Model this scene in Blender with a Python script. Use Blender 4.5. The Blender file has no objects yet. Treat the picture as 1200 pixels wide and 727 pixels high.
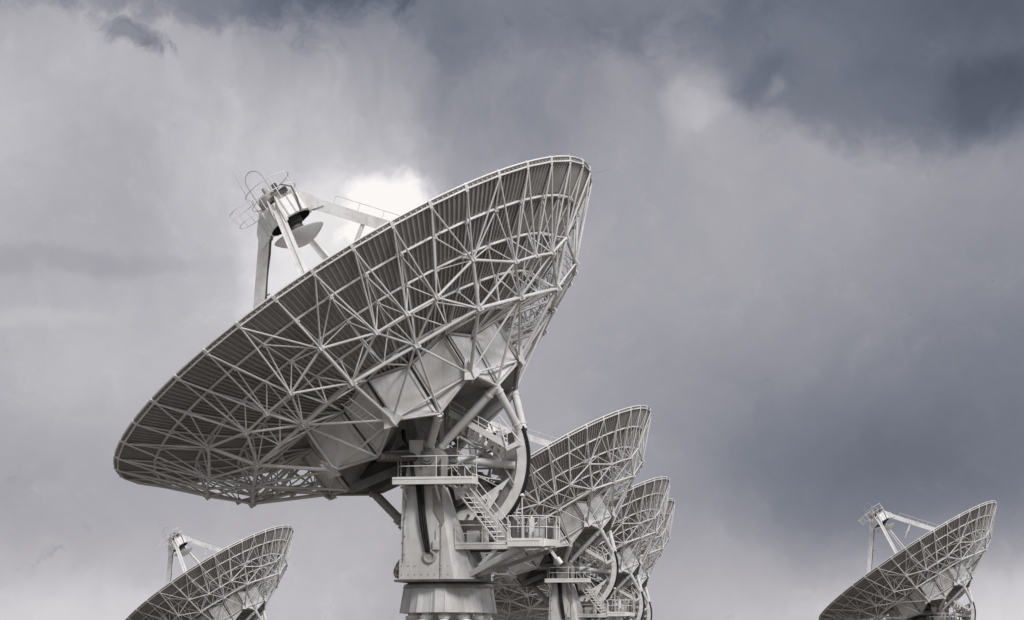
import bpy, math, random
from mathutils import Vector, Matrix, noise
random.seed(7)
S = bpy.context.scene
COL = S.collection
R = math.radians
PI = math.pi

# ------------------------------------------------------------------ camera
F_PX = 5200.0                     # focal length in pixels of a 1200 px wide frame
cam = bpy.data.cameras.new('camera'); cam_o = bpy.data.objects.new('camera', cam); COL.objects.link(cam_o)
cam.sensor_width = 36; cam.lens = F_PX / 1200 * 36
cam.clip_start = 1; cam.clip_end = 30000
PITCH = math.atan(472.5 / F_PX)
cam_o.location = (0, 0, 1.6); cam_o.rotation_euler = (PI / 2 + PITCH, 0, 0)
S.camera = cam_o
S.render.resolution_x = 1024; S.render.resolution_y = 620

# ------------------------------------------------------------------ sun
SUN_DIR = Vector((0.50, -0.78, 0.90)).normalized()
sun_el = math.asin(SUN_DIR.z); sun_az = math.atan2(SUN_DIR.x, SUN_DIR.y)
sl = bpy.data.lights.new('sun', 'SUN'); sl.energy = 2.5; sl.angle = R(15); sl.color = (1.0, 0.985, 0.975)
so = bpy.data.objects.new('sun', sl); COL.objects.link(so)
so.rotation_euler = SUN_DIR.to_track_quat('Z', 'Y').to_euler()
so.location = (60, -60, 90)

# ------------------------------------------------------------------ view
S.view_settings.view_transform = 'Standard'; S.view_settings.look = 'None'
S.view_settings.exposure = 0.0; S.view_settings.gamma = 1.0; S.view_settings.use_curve_mapping = False

# ------------------------------------------------------------------ world: storm clouds over a Nishita sky
W = bpy.data.worlds.new('World'); S.world = W; W.use_nodes = True
nt = W.node_tree; N = nt.nodes; Lk = nt.links; N.clear()

def mth(op, a, b=None, c=None, clamp=False):
    n = N.new('ShaderNodeMath'); n.operation = op; n.use_clamp = clamp
    for i, v in enumerate((a, b, c)):
        if v is None: continue
        if isinstance(v, (int, float)): n.inputs[i].default_value = v
        else: Lk.new(v, n.inputs[i])
    return n.outputs[0]

def comb(x, y, z=0.0):
    n = N.new('ShaderNodeCombineXYZ')
    for i, v in enumerate((x, y, z)):
        if isinstance(v, (int, float)): n.inputs[i].default_value = v
        else: Lk.new(v, n.inputs[i])
    return n.outputs[0]

def noise_tex(vec, scale, detail=4, rough=0.5, dist=0.0):
    n = N.new('ShaderNodeTexNoise'); n.inputs['Scale'].default_value = scale
    n.inputs['Detail'].default_value = detail; n.inputs['Roughness'].default_value = rough
    n.inputs['Distortion'].default_value = dist
    Lk.new(vec, n.inputs['Vector']); return n

def smooth(v, a, b, lo=0.0, hi=1.0):
    n = N.new('ShaderNodeMapRange'); n.interpolation_type = 'SMOOTHSTEP'
    Lk.new(v, n.inputs['Value'])
    for k, x in (('From Min', a), ('From Max', b), ('To Min', lo), ('To Max', hi)): n.inputs[k].default_value = x
    return n.outputs['Result']

tc = N.new('ShaderNodeTexCoord')
sep = N.new('ShaderNodeSeparateXYZ'); Lk.new(tc.outputs['Generated'], sep.inputs[0])
az_ = mth('ARCTAN2', sep.outputs[0], sep.outputs[1])
el_ = mth('ARCSINE', sep.outputs[2])
# cloud coordinates: tenths of a degree-like units (1 unit = 100 px of arc at this focal length)
KU = F_PX / 100.0
U = mth('MULTIPLY', az_, KU); V = mth('MULTIPLY', el_, KU)
uv = comb(U, V)
w1 = noise_tex(uv, 0.55, 5, 0.55)
w2 = noise_tex(uv, 2.2, 4, 0.55)
def vsub(n, k):
    a = N.new('ShaderNodeVectorMath'); a.operation = 'SUBTRACT'; Lk.new(n.outputs['Color'], a.inputs[0]); a.inputs[1].default_value = (.5, .5, .5)
    b = N.new('ShaderNodeVectorMath'); b.operation = 'SCALE'; Lk.new(a.outputs[0], b.inputs[0]); b.inputs['Scale'].default_value = k
    return b.outputs[0]
def vadd(a, b):
    n = N.new('ShaderNodeVectorMath'); n.operation = 'ADD'; Lk.new(a, n.inputs[0]); Lk.new(b, n.inputs[1]); return n.outputs[0]
warp = vadd(vadd(uv, vsub(w1, 1.9)), vsub(w2, 0.35))
warp_small = vadd(vadd(uv, vsub(w1, 0.5)), vsub(w2, 0.22))

def px(x, y):                      # direction of a spot in the sky, from where it stood over the field
    return ((x - 600) / 100.0, (836 - y) / 100.0)

def gauss(vec, x, y, sx, sy, rot=0.0):
    m = N.new('ShaderNodeMapping'); m.vector_type = 'TEXTURE'
    cx, cy = px(x, y)
    m.inputs['Location'].default_value = (cx, cy, 0); m.inputs['Rotation'].default_value = (0, 0, R(rot))
    m.inputs['Scale'].default_value = (sx / 100.0, sy / 100.0, 1)
    Lk.new(vec, m.inputs['Vector'])
    d = N.new('ShaderNodeVectorMath'); d.operation = 'DOT_PRODUCT'
    Lk.new(m.outputs[0], d.inputs[0]); Lk.new(m.outputs[0], d.inputs[1])
    return mth('EXPONENT', mth('MULTIPLY', d.outputs['Value'], -1.0))

# broad light and dark regions of the overcast
#SKYBLOBS
BASE = 0.640
BLOBS = [(-60, -20, 200, 125, 0, -0.1055), (150, -20, 200, 125, 0, 0.126), (360, -20, 200, 125, 0, -0.1718), (570, -20, 200, 125, 0, 0.0357), (780, -20, 200, 125, 0, -0.0672), (990, -20, 200, 125, 0, -0.0206), (1200, -20, 200, 125, 0, -0.1517), (-60, 130, 200, 125, 0, 0.1351), (150, 130, 200, 125, 0, -0.0504), (360, 130, 200, 125, 0, 0.1386), (570, 130, 200, 125, 0, -0.1579), (780, 130, 200, 125, 0, 0.0493), (990, 130, 200, 125, 0, -0.0102), (1200, 130, 200, 125, 0, 0.0088), (-60, 280, 200, 125, 0, 0.01), (150, 280, 200, 125, 0, -0.0125), (360, 280, 200, 125, 0, 0.0737), (570, 280, 200, 125, 0, 0.0465), (780, 280, 200, 125, 0, -0.0132), (990, 280, 200, 125, 0, 0.0133), (1200, 280, 200, 125, 0, -0.0545), (-60, 430, 200, 125, 0, 0.0064), (150, 430, 200, 125, 0, 0.0718), (360, 430, 200, 125, 0, 0.0116), (570, 430, 200, 125, 0, -0.0108), (780, 430, 200, 125, 0, -0.0068), (990, 430, 200, 125, 0, -0.0276), (1200, 430, 200, 125, 0, -0.0957), (-60, 580, 200, 125, 0, -0.0128), (150, 580, 200, 125, 0, -0.0284), (360, 580, 200, 125, 0, 0.0083), (570, 580, 200, 125, 0, 0.027), (780, 580, 200, 125, 0, -0.0188), (990, 580, 200, 125, 0, -0.1648), (1200, 580, 200, 125, 0, -0.1189), (-60, 730, 200, 125, 0, 0.0839), (150, 730, 200, 125, 0, 0.0547), (360, 730, 200, 125, 0, 0.0649), (570, 730, 200, 125, 0, -0.0198), (780, 730, 200, 125, 0, 0.0588), (990, 730, 200, 125, 0, 0.0947), (1200, 730, 200, 125, 0, 0.1332)]
#ENDBLOBS
acc = None
for (x, y, sx, sy, rot, amp) in BLOBS:
    g = mth('MULTIPLY', gauss(warp_small, x, y, sx, sy, rot), amp)
    acc = g if acc is None else mth('ADD', acc, g)
field = mth('ADD', acc if acc is not None else 0.0, BASE)

# cloud body texture: big billows, falling streaks of rain, fine mottling
nb = noise_tex(warp, 0.42, 6, 0.55)
field = mth('ADD', field, mth('MULTIPLY', mth('SUBTRACT', nb.outputs['Fac'], 0.5), 0.09))
m = N.new('ShaderNodeMapping'); m.inputs['Rotation'].default_value = (0, 0, R(22)); m.inputs['Scale'].default_value = (1.1, 0.34, 1)
Lk.new(warp_small, m.inputs['Vector'])
ns = noise_tex(m.outputs[0], 1.0, 5, 0.55)
smask = mth('ADD', gauss(uv, 480, 120, 330, 150), 0.05)
field = mth('ADD', field, mth('MULTIPLY', mth('MULTIPLY', mth('SUBTRACT', ns.outputs['Fac'], 0.5), 0.26), smask))
nf = noise_tex(warp, 2.6, 6, 0.6)
field = mth('ADD', field, mth('MULTIPLY', mth('SUBTRACT', nf.outputs['Fac'], 0.5), 0.035))

def edge_cloud(x, y, sx, sy, rot, amp, soft=0.16, nk=0.55, nscale=1.0, thr=0.5):
    global field
    nn = noise_tex(warp, nscale, 7, 0.6)
    g = mth('ADD', gauss(warp_small, x, y, sx, sy, rot), mth('MULTIPLY', mth('SUBTRACT', nn.outputs['Fac'], 0.5), nk))
    field = mth('ADD', field, mth('MULTIPLY', smooth(g, thr - soft, thr + soft), amp))
#EDGES
edge_cloud(1080, 55, 310, 112, -4, -0.135, 0.20, 0.8, 0.7, .42)
edge_cloud(1130, 130, 230, 60, -8, -0.045, 0.30, 0.9, 0.9, .42)
edge_cloud(1190, 118, 110, 58, 0, -0.07, 0.25, 0.7, 1.0)
edge_cloud(900, 100, 50, 36, 40, -0.06, 0.30, 1.0, 1.2)
edge_cloud(250, -30, 260, 66, 0, -0.15, 0.26, 1.2, 2.0, .45)
edge_cloud(150, 42, 52, 17, -20, -0.15, 0.32, 1.5, 3.4)
edge_cloud(620, -10, 280, 80, 0, -0.09, 0.35, 0.9, 0.9)
edge_cloud(452, 246, 62, 48, 35, 0.22, 0.24, 0.9, 2.2)
edge_cloud(385, 290, 140, 80, 40, 0.14, 0.35, 0.7, 1.4)
edge_cloud(100, 725, 170, 50, 0, 0.06, 0.35, 0.8, 1.0)
edge_cloud(1160, 715, 200, 60, 0, 0.06, 0.35, 0.8, 1.0)
edge_cloud(916, 104, 18, 11, 50, 0.12, 0.5, 1.2, 2.5)
edge_cloud(815, 115, 60, 40, 60, 0.06, 0.35, 0.9, 1.4)
edge_cloud(60, 312, 180, 16, 2, -0.04, 0.4, 0.7, 1.2)
edge_cloud(30, 372, 110, 14, 2, 0.03, 0.4, 0.8, 1.2)
#ENDEDGES
field = mth('ADD', field, smooth(el_, R(14), R(55), 0.0, 0.22))
ramp = N.new('ShaderNodeValToRGB'); cr = ramp.color_ramp; cr.interpolation = 'LINEAR'
def lin(c): c /= 255.0; return c / 12.92 if c <= .04045 else ((c + .055) / 1.055) ** 2.4
stops = [(0.30, (80, 84, 98)), (0.40, (101, 105, 120)), (0.50, (124, 127, 139)), (0.60, (153, 152, 161)),
         (0.68, (176, 174, 180)), (0.76, (199, 197, 202)), (0.88, (230, 227, 229)), (1.0, (254, 250, 248))]
cr.elements[0].position = stops[0][0]; cr.elements[1].position = stops[-1][0]
for p_, c_ in stops[1:-1]: cr.elements.new(p_)
for e_, (p_, c_) in zip(sorted(cr.elements, key=lambda e: e.position), stops): e_.color = tuple(lin(v) for v in c_) + (1,)
Lk.new(field, ramp.inputs[0])
sky = N.new('ShaderNodeTexSky'); sky.sky_type = 'NISHITA'; sky.sun_disc = False
sky.sun_elevation = sun_el; sky.sun_rotation = sun_az
bg1 = N.new('ShaderNodeBackground'); Lk.new(sky.outputs[0], bg1.inputs[0]); bg1.inputs[1].default_value = 0.08
bg2 = N.new('ShaderNodeBackground'); Lk.new(ramp.outputs[0], bg2.inputs[0]); bg2.inputs[1].default_value = 1.0
mixs = N.new('ShaderNodeMixShader'); mixs.inputs[0].default_value = 0.97
Lk.new(bg1.outputs[0], mixs.inputs[1]); Lk.new(bg2.outputs[0], mixs.inputs[2])
wo = N.new('ShaderNodeOutputWorld'); Lk.new(mixs.outputs[0], wo.inputs[0])

# ------------------------------------------------------------------ materials
def material(name, base, rough=0.5, metal=0.0, var=0.12, scale=1.2, streak=0.0, rust=0.0, spec=0.4, bump=0.0, dirt=None):
    mt = bpy.data.materials.new(name); mt.use_nodes = True
    t = mt.node_tree; n = t.nodes; l = t.links
    b = n['Principled BSDF']; b.inputs['Roughness'].default_value = rough; b.inputs['Metallic'].default_value = metal
    b.inputs['Specular IOR Level'].default_value = spec
    c = n.new('ShaderNodeTexCoord')
    def nz(sc, det=5, vec=None, rg=.6):
        q = n.new('ShaderNodeTexNoise'); q.inputs['Scale'].default_value = sc; q.inputs['Detail'].default_value = det; q.inputs['Roughness'].default_value = rg
        l.new(vec or c.outputs['Object'], q.inputs['Vector']); return q
    def rng(v, a, b_, lo, hi):
        q = n.new('ShaderNodeMapRange'); l.new(v, q.inputs[0])
        for i, x in enumerate((a, b_, lo, hi)): q.inputs[i + 1].default_value = x
        return q.outputs[0]
    def mix(fac, c1, c2):
        q = n.new('ShaderNodeMix'); q.data_type = 'RGBA'
        if isinstance(fac, float): q.inputs[0].default_value = fac
        else: l.new(fac, q.inputs[0])
        for i, x in ((6, c1), (7, c2)):
            if isinstance(x, tuple): q.inputs[i].default_value = x + (1,)
            else: l.new(x, q.inputs[i])
        return q.outputs[2]
    dk = dirt or tuple(v * (1 - 2.4 * var) * k for v, k in zip(base, (1.0, .97, .92)))
    col = mix(rng(nz(scale).outputs[0], .38, .68, 0, 1), base, dk)
    col = mix(rng(nz(scale * 6).outputs[0], .5, .75, 0, .5), col, dk)
    if streak:
        mp = n.new('ShaderNodeMapping'); mp.inputs['Scale'].default_value = (6, 6, .5); l.new(c.outputs['Object'], mp.inputs[0])
        s = nz(1.0, 4, mp.outputs[0])
        col = mix(rng(s.outputs[0], .52, .75, 0, streak), col, tuple(v * .45 for v in base))
    if rust:
        s = nz(3.5, 8, None, .7)
        col = mix(rng(s.outputs[0], .70 - rust * .1, .74 - rust * .1, 0, .85), col, (.10, .065, .045))
    l.new(col, b.inputs['Base Color'])
    l.new(rng(nz(scale * 3).outputs[0], .3, .7, rough - .1, rough + .12), b.inputs['Roughness'])
    if bump:
        bp = n.new('ShaderNodeBump'); bp.inputs['Strength'].default_value = bump; bp.inputs['Distance'].default_value = .02
        l.new(nz(9).outputs[0], bp.inputs['Height']); l.new(bp.outputs[0], b.inputs['Normal'])
    return mt
M = {}
M['white'] = material('white_paint', (.84, .838, .835), .45, var=.10, streak=.25)
M['truss'] = material('truss_paint', (.76, .76, .765), .5, var=.10, scale=.8)
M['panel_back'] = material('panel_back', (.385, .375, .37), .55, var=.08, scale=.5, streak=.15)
M['rim'] = material('rim_white', (.84, .84, .835), .4, var=.05)
M['hub'] = material('hub_plate', (.74, .74, .745), .5, var=.08, scale=.7, streak=.3, rust=.3)
M['arm'] = material('arm_plate', (.68, .68, .68), .5, var=.09, scale=.6, streak=.45, rust=.1, bump=.15)
M['grey'] = material('grey_steel', (.42, .41, .40), .5, var=.15, streak=.3)
M['dark'] = material('dark_steel_and_shade', (.13, .12, .115), .6, var=.2)  # dark parts, and parts whose shade is put into their colour
M['black'] = material('black_rubber_and_shade', (.025, .024, .023), .55, var=.2)  # cables and rack, also the painted shade inside the apex barrel
M['subref'] = material('subreflector_skin', (.50, .50, .50), .4, var=.04)
M['worn'] = material('worn_paint', (.60, .595, .59), .55, var=.14, scale=1.5, streak=.3, rust=.9)
M['web'] = material('shade_toned_steel', (.30, .295, .29), .5, var=.15, streak=.3)  # darker copy of the grey steel, standing in for shaded interiors
M['concrete'] = material('concrete', (.36, .34, .31), .9, var=.2, scale=2, bump=.3)
M['box'] = material('cabinet_paint', (.60, .60, .60), .45, var=.12, scale=2)

# ------------------------------------------------------------------ mesh helpers
class MB:
    def __init__(s): s.v = []; s.f = []; s.sm = []
    def add(s, vs, fs, smooth=False):
        o = len(s.v); s.v += [tuple(v) for v in vs]; s.f += [tuple(i + o for i in f) for f in fs]; s.sm += [smooth] * len(fs)
        return s
    def tube(s, a, b, r, r2=None, n=8, cap=True, smooth=True):
        a = Vector(a); b = Vector(b); d = b - a
        if d.length < 1e-6: return s
        r2 = r if r2 is None else r2
        q = d.to_track_quat('Z', 'Y'); X = q @ Vector((1, 0, 0)); Y = q @ Vector((0, 1, 0))
        vs = []
        for (p, rr) in ((a, r), (b, r2)):
            for i in range(n):
                t = 2 * PI * i / n; vs.append(p + rr * (math.cos(t) * X + math.sin(t) * Y))
        s.add(vs, [(i, (i + 1) % n, n + (i + 1) % n, n + i) for i in range(n)], smooth)
        if cap:
            s.add(vs[:n], [tuple(reversed(range(n)))]); s.add(vs[n:], [tuple(range(n))])
        return s
    def path(s, pts, r, n=6, closed=False):
        k = len(pts)
        pts = [Vector(p) for p in pts]
        rings = []
        prevX = None
        for i in range(k):
            if closed: d = pts[(i + 1) % k] - pts[i - 1]
            else: d = pts[min(i + 1, k - 1)] - pts[max(i - 1, 0)]
            d.normalize()
            if prevX is None:
                X = d.orthogonal().normalized()
            else:
                X = (prevX - d * prevX.dot(d)).normalized()
            prevX = X; Y = d.cross(X)
            rings.append([pts[i] + r * (math.cos(2 * PI * j / n) * X + math.sin(2 * PI * j / n) * Y) for j in range(n)])
        vs = [v for g in rings for v in g]; fs = []
        for i in range(k if closed else k - 1):
            i2 = (i + 1) % k
            for j in range(n): fs.append((i * n + j, i * n + (j + 1) % n, i2 * n + (j + 1) % n, i2 * n + j))
        s.add(vs, fs, True)
        if not closed:
            s.add(rings[0], [tuple(reversed(range(n)))]); s.add(rings[-1], [tuple(range(n))])
        return s
    def box(s, c, size, rot=None):
        c = Vector(c); x, y, z = [v / 2 for v in size]
        vs = [Vector((i * x, j * y, k * z)) for i in (-1, 1) for j in (-1, 1) for k in (-1, 1)]
        if rot is not None: vs = [rot @ v for v in vs]
        s.add([c + v for v in vs], [(0, 1, 3, 2), (4, 6, 7, 5), (0, 4, 5, 1), (2, 3, 7, 6), (0, 2, 6, 4), (1, 5, 7, 3)])
        return s
    def beam(s, a, b, w, h, up=(0, 0, 1), w2=None, h2=None):
        a = Vector(a); b = Vector(b); d = (b - a).normalized(); up = Vector(up)
        X = d.cross(up).normalized(); Y = X.cross(d).normalized()
        w2 = w if w2 is None else w2; h2 = h if h2 is None else h2
        vs = []
        for p, ww, hh in ((a, w, h), (b, w2, h2)):
            for i, j in ((-1, -1), (1, -1), (1, 1), (-1, 1)): vs.append(p + X * i * ww / 2 + Y * j * hh / 2)
        s.add(vs, [(0, 1, 2, 3), (7, 6, 5, 4), (0, 4, 5, 1), (1, 5, 6, 2), (2, 6, 7, 3), (3, 7, 4, 0)])
        return s
    def prism(s, poly, y0, y1):        # polygon in local x,z extruded along y
        n = len(poly)
        vs = [(x, y0, z) for x, z in poly] + [(x, y1, z) for x, z in poly]
        s.add(vs, [tuple(range(n)), tuple(reversed(range(n, 2 * n)))] + [(i, n + i, n + (i + 1) % n, (i + 1) % n) for i in range(n)])
        return s
    def plate(s, pts, th):             # planar polygon given thickness along its normal
        pts = [Vector(p) for p in pts]; n = len(pts)
        nn = Vector((0, 0, 0))
        for i in range(n): nn += (pts[i] - pts[0]).cross(pts[(i + 1) % n] - pts[0])
        nn.normalize()
        vs = [p + nn * th / 2 for p in pts] + [p - nn * th / 2 for p in pts]
        s.add(vs, [tuple(range(n)), tuple(reversed(range(n, 2 * n)))] + [((i + 1) % n, i, n + i, n + (i + 1) % n) for i in range(n)])
        return s
    def lathe(s, prof, c=(0, 0, 0), n=32, mat=None, smooth=True):   # profile (r,z) about z
        c = Vector(c); vs = []
        for r, z in prof:
            for i in range(n):
                t = 2 * PI * i / n; v = Vector((r * math.cos(t), r * math.sin(t), z))
                vs.append(c + (mat @ v if mat is not None else v))
        fs = []
        for k in range(len(prof) - 1):
            for i in range(n): fs.append((k * n + i, k * n + (i + 1) % n, (k + 1) * n + (i + 1) % n, (k + 1) * n + i))
        s.add(vs, fs, smooth); return s
    def build(s, name, mt, parent=None, label=None, kind=None):
        me = bpy.data.meshes.new(name); me.from_pydata(s.v, [], s.f); me.update()
        me.polygons.foreach_set('use_smooth', s.sm)
        me.materials.append(M[mt] if isinstance(mt, str) else mt)
        o = bpy.data.objects.new(name, me); COL.objects.link(o)
        if parent: o.parent = parent
        if label: o['label'] = label
        if kind: o['kind'] = kind
        return o

def children(o): return [c for c in o.children]
def copy_tree(o, parent=None):
    c = o.copy(); COL.objects.link(c)
    if parent: c.parent = parent
    for ch in children(o): copy_tree(ch, c)
    return c

# ------------------------------------------------------------------ ground
GROUND_Z = 0.0
TEL = []   # (x, y, z, label)
ROTZ = R(166.089)
C0 = Vector((-7.0246, 197.078, 17.4237)); ROOT0 = Vector((-2.938, 196.066, -1.5915))
OFF = ROOT0 - C0
def root_of(cx, d, cz): v = Vector((cx, d, cz)) + OFF; v.z += 1.6; return v
SPOTS = [root_of(-7.0246, 197.078, 17.4237), root_of(0.856, 363.8, 18.03), root_of(5.9, 462.0, 17.45), root_of(8.25, 512.0, 17.62),
         root_of(-36.71, 529.7, 15.28), root_of(46.60, 523.55, 17.90)]
def ground_h(x, y):
    s = w = 0.0
    for p in SPOTS:
        d2 = (x - p.x) ** 2 + (y - p.y) ** 2
        k = math.exp(-d2 / (2 * 30.0 ** 2)); s += k * p.z; w += k
    k = 1e-3 + math.exp(-(x * x + y * y) / (2 * 40.0 ** 2)); w += k
    return s / w
xs = sorted(set([-9000, -4000, -2000, -1000, -500, -300, -200] + list(range(-140, 141, 10)) + [200, 300, 500, 1000, 2000, 4000, 9000]))
ys = sorted(set([-4000, -1500, -500, -200] + list(range(-60, 661, 10)) + [700, 800, 1000, 1500, 3000, 6000, 12000]))
gb = MB(); vs = [(x, y, ground_h(x, y)) for y in ys for x in xs]; nx = len(xs)
gb.add(vs, [(j * nx + i, j * nx + i + 1, (j + 1) * nx + i + 1, (j + 1) * nx + i) for j in range(len(ys) - 1) for i in range(nx - 1)], True)
gm = material('dry_grassland', (.19, .176, .155), .95, var=.26, scale=.22, bump=.9, dirt=(.11, .107, .09), spec=.1)
g = gb.build('ground', gm); g['kind'] = 'structure'; g['label'] = 'flat dry plain under the antennas'; 

# ------------------------------------------------------------------ the antenna, built once round its own base
# local frame: x = forward azimuth, y = left of it (towards the camera), z = up
EL = R(56.309)
HA = 12.70                                        # height of the elevation axis
nB = Vector((math.cos(EL), 0, math.sin(EL)))      # boresight
hB = Vector((0, -1, 0)); uB = Vector((-math.sin(EL), 0, math.cos(EL)))
VTX = Vector((0, 0, HA)) + nB * 3.25              # dish vertex
def D(r, z, k):                                   # dish point: radius, height above vertex, rib index (0..40)
    t = R(81 + 9 * k); return VTX + nB * z + r * (math.cos(t) * hB + math.sin(t) * uB)
def par(r): return r * r / 36.0
DROT = Matrix((hB, uB, nB)).transposed()          # dish axes (x=h,y=u,z=n)

tel = bpy.data.objects.new('radio_telescope', None); COL.objects.link(tel)
tel.empty_display_size = 2

# --- reflector shell with stiffening ribs
def ring_surface(mb, r0, r1, off0, nseg, steps=3, flip=False):
    for k in range(steps):
        pass
b = MB()
NS = 240
radii = [0.9, 2, 3, 4, 5, 6, 7, 8, 9, 10, 11, 11.8, 12.5]
fr = [D(r, par(r), 40.0 * i / NS) for r in radii for i in range(NS)]
bk = [D(r, par(r) - .035, 40.0 * i / NS) for r in radii for i in range(NS)]
nr = len(radii)
b.add(fr, [(k * NS + i, k * NS + (i + 1) % NS, (k + 1) * NS + (i + 1) % NS, (k + 1) * NS + i) for k in range(nr - 1) for i in range(NS)], True)
front = b.build('reflector', 'rim', tel, None)
b = MB()
b.add(bk, [(k * NS + i, (k + 1) * NS + i, (k + 1) * NS + (i + 1) % NS, k * NS + (i + 1) % NS) for k in range(nr - 1) for i in range(NS)], True)
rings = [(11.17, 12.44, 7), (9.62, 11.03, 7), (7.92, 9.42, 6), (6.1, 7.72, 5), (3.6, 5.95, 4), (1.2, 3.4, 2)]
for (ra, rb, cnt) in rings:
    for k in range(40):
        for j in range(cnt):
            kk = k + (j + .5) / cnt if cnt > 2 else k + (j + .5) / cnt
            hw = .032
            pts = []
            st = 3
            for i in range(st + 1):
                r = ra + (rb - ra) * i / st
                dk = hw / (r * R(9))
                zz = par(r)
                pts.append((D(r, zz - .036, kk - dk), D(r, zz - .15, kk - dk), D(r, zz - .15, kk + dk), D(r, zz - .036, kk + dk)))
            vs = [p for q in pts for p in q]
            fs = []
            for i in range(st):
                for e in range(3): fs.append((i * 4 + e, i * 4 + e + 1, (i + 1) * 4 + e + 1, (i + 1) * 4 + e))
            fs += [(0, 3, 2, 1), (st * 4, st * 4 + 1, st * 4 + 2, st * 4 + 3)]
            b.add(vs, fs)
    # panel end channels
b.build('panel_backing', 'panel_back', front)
# rim edge: flat band + outer tube
b = MB()
NR = 120
prof = [(12.48, 4.335), (12.52, 4.355), (12.53, 4.30), (12.49, 4.285)]
for i in range(NR):
    k0 = 40 * i / NR; k1 = 40 * (i + 1) / NR
    vs = [D(r, z, k0) for r, z in prof] + [D(r, z, k1) for r, z in prof]
    m_ = len(prof)
    b.add(vs, [(j, (j + 1) % m_, m_ + (j + 1) % m_, m_ + j) for j in range(m_)])
b.build('rim_band', 'rim', front)
b = MB()
for k in range(40): b.beam(D(12.44, 4.13, k), D(12.44, 4.13, k + 1), .05, .07, up=nB)
b.build('rim_hoop', 'truss', front)
for k in range(40):
    b = MB(); b.beam(D(12.56, 4.30, k), D(12.36, 4.02, k), .15, .05, up=nB); b.beam(D(12.55, 4.34, k), D(12.30, 4.22, k), .07, .09, up=nB); b.build('rim_bracket', 'rim', front)
for rr in (11.10, 9.52, 7.82, 6.02, 3.5):
    b = MB()
    for k in range(40): b.beam(D(rr, par(rr) - .19, k), D(rr, par(rr) - .19, k + 1), .10, .09, up=nB)
    b.build('panel_hoop', 'truss', front)
b = MB(); b.tube(D(12.5, 4.3, -.6), D(12.5, 4.3, -.6) + uB * 1.0 - nB * .45, .007, .004, 5); b.build('lightning_rod', 'grey', front)

# --- backup truss
def Rn(k): return D(12.40, 4.05, k)
def H(j, k):
    rr = {2: 11.10, 3: 9.52, 4: 7.82, 5: 6.02}[j]; return D(rr, par(rr) - .26, k)
def Bn(k):
    return D(10.0, 1.85, k) if abs((k - 1) % 5) < .01 else D(9.68, 1.15, k)
def Cn(k):
    return D(8.40, .22, k) if abs((k - 1) % 5) < .01 else D(7.85, .20, k)
def Dn(k): return D(5.22, -1.45, k)
def Dm(k): return D(4.35, -2.15, k)
def Tn(k): return D(5.30, .62, k) if abs((k - 1) % 5) < .01 else D(4.66, .30, k)
struts = []   # (a, b, radius)
for s in range(8):
    k = 1 + 5 * s
    B0, B1, B2, B3, B4 = Bn(k), Bn(k + 1.5), Bn(k + 2.5), Bn(k + 3.5), Bn(k + 5)
    C0_, C2, C4 = Cn(k), Cn(k + 2.5), Cn(k + 5)
    M1 = (C0_ + C2) / 2; M2 = (C2 + C4) / 2
    con = {0: (B0,), 1: (B0, B1), 2: (B1, B2), 3: (B2, B3), 4: (B3, B4)}
    for q in range(5):
        for t in con[q]:
            struts.append((Rn(k + q), t, .042))
            struts.append((H(2, k + q), t, .034))
            struts.append((H(3, k + q), t, .030))
        struts.append((H(2, k + q), Rn(k + q), .040))
        struts.append((H(3, k + q), H(2, k + q), .036))
        struts.append((H(4, k + q), H(3, k + q), .036))
        struts.append((H(5, k + q), H(4, k + q), .036))
    struts += [(B0, C0_, .085), (B1, C0_, .054), (B1, C2, .054), (B2, C2, .054), (B3, C2, .054), (B3, C4, .054)]
    for q, ms in ((0, (C0_,)), (1, (C0_, M1)), (2, (M1, C2)), (3, (C2, M2)), (4, (M2, C4))):
        for t in ms: struts.append((H(4, k + q), t, .034))
    struts += [(H(3, k + 1), M1, .030), (H(3, k + 4), M2, .030), (H(3, k + 2), C2, .03), (H(3, k + 3), C2, .03)]
    for q in range(5):
        kk = k + q
        if q in (0,): struts.append((H(5, kk), C0_, .04))
        if q in (1, 2): struts.append((H(5, kk), M1, .03))
        if q in (3, 4): struts.append((H(5, kk), M2, .03))
    struts += [(C0_, Dn(k), .085), (C2, Dn(k), .055), (C2, Dn(k + 5), .055), (H(5, k), Tn(k), .05), (H(4, k), Tn(k), .05), (H(5, k + 2), Tn(k + 2.5), .04), (H(5, k + 3), Tn(k + 2.5), .04), (M1, Tn(k), .04), (M2, Tn(k + 5), .04), (M1, Tn(k + 2.5), .035), (M2, Tn(k + 2.5), .035), (C0_, Tn(k), .07), (C2, Tn(k + 2.5), .055), (C2, Dm(k + 2.5), .06),
               (Dn(k), Dn(k + 5), .055)]
main = MB()
for s in range(8):
    k = 1 + 5 * s
    ks = [k, k + 1.5, k + 2.5, k + 3.5, k + 5]
    for a_, b_ in zip(ks, ks[1:]): main.tube(Bn(a_), Bn(b_), .062, n=10)
    main.tube(Cn(k), Cn(k + 2.5), .085, n=10); main.tube(Cn(k + 2.5), Cn(k + 5), .085, n=10)
truss = main.build('backup_truss', 'truss', tel)
struts.sort(key=lambda s_: -min((s_[0] - s_[1]).length, 6) * s_[2] * (1.0 if (s_[0].y + s_[1].y) > -2 else .35))
for a_, b_, r_ in struts[:99]:
    MB().tube(a_, b_, r_, n=8).build('strut', 'truss', truss)
mb = MB()
for a_, b_, r_ in struts[99:]: mb.tube(a_, b_, r_, n=7)
mb.build('strut', 'truss', truss, 'thin inner struts of the truss', 'stuff')
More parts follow.
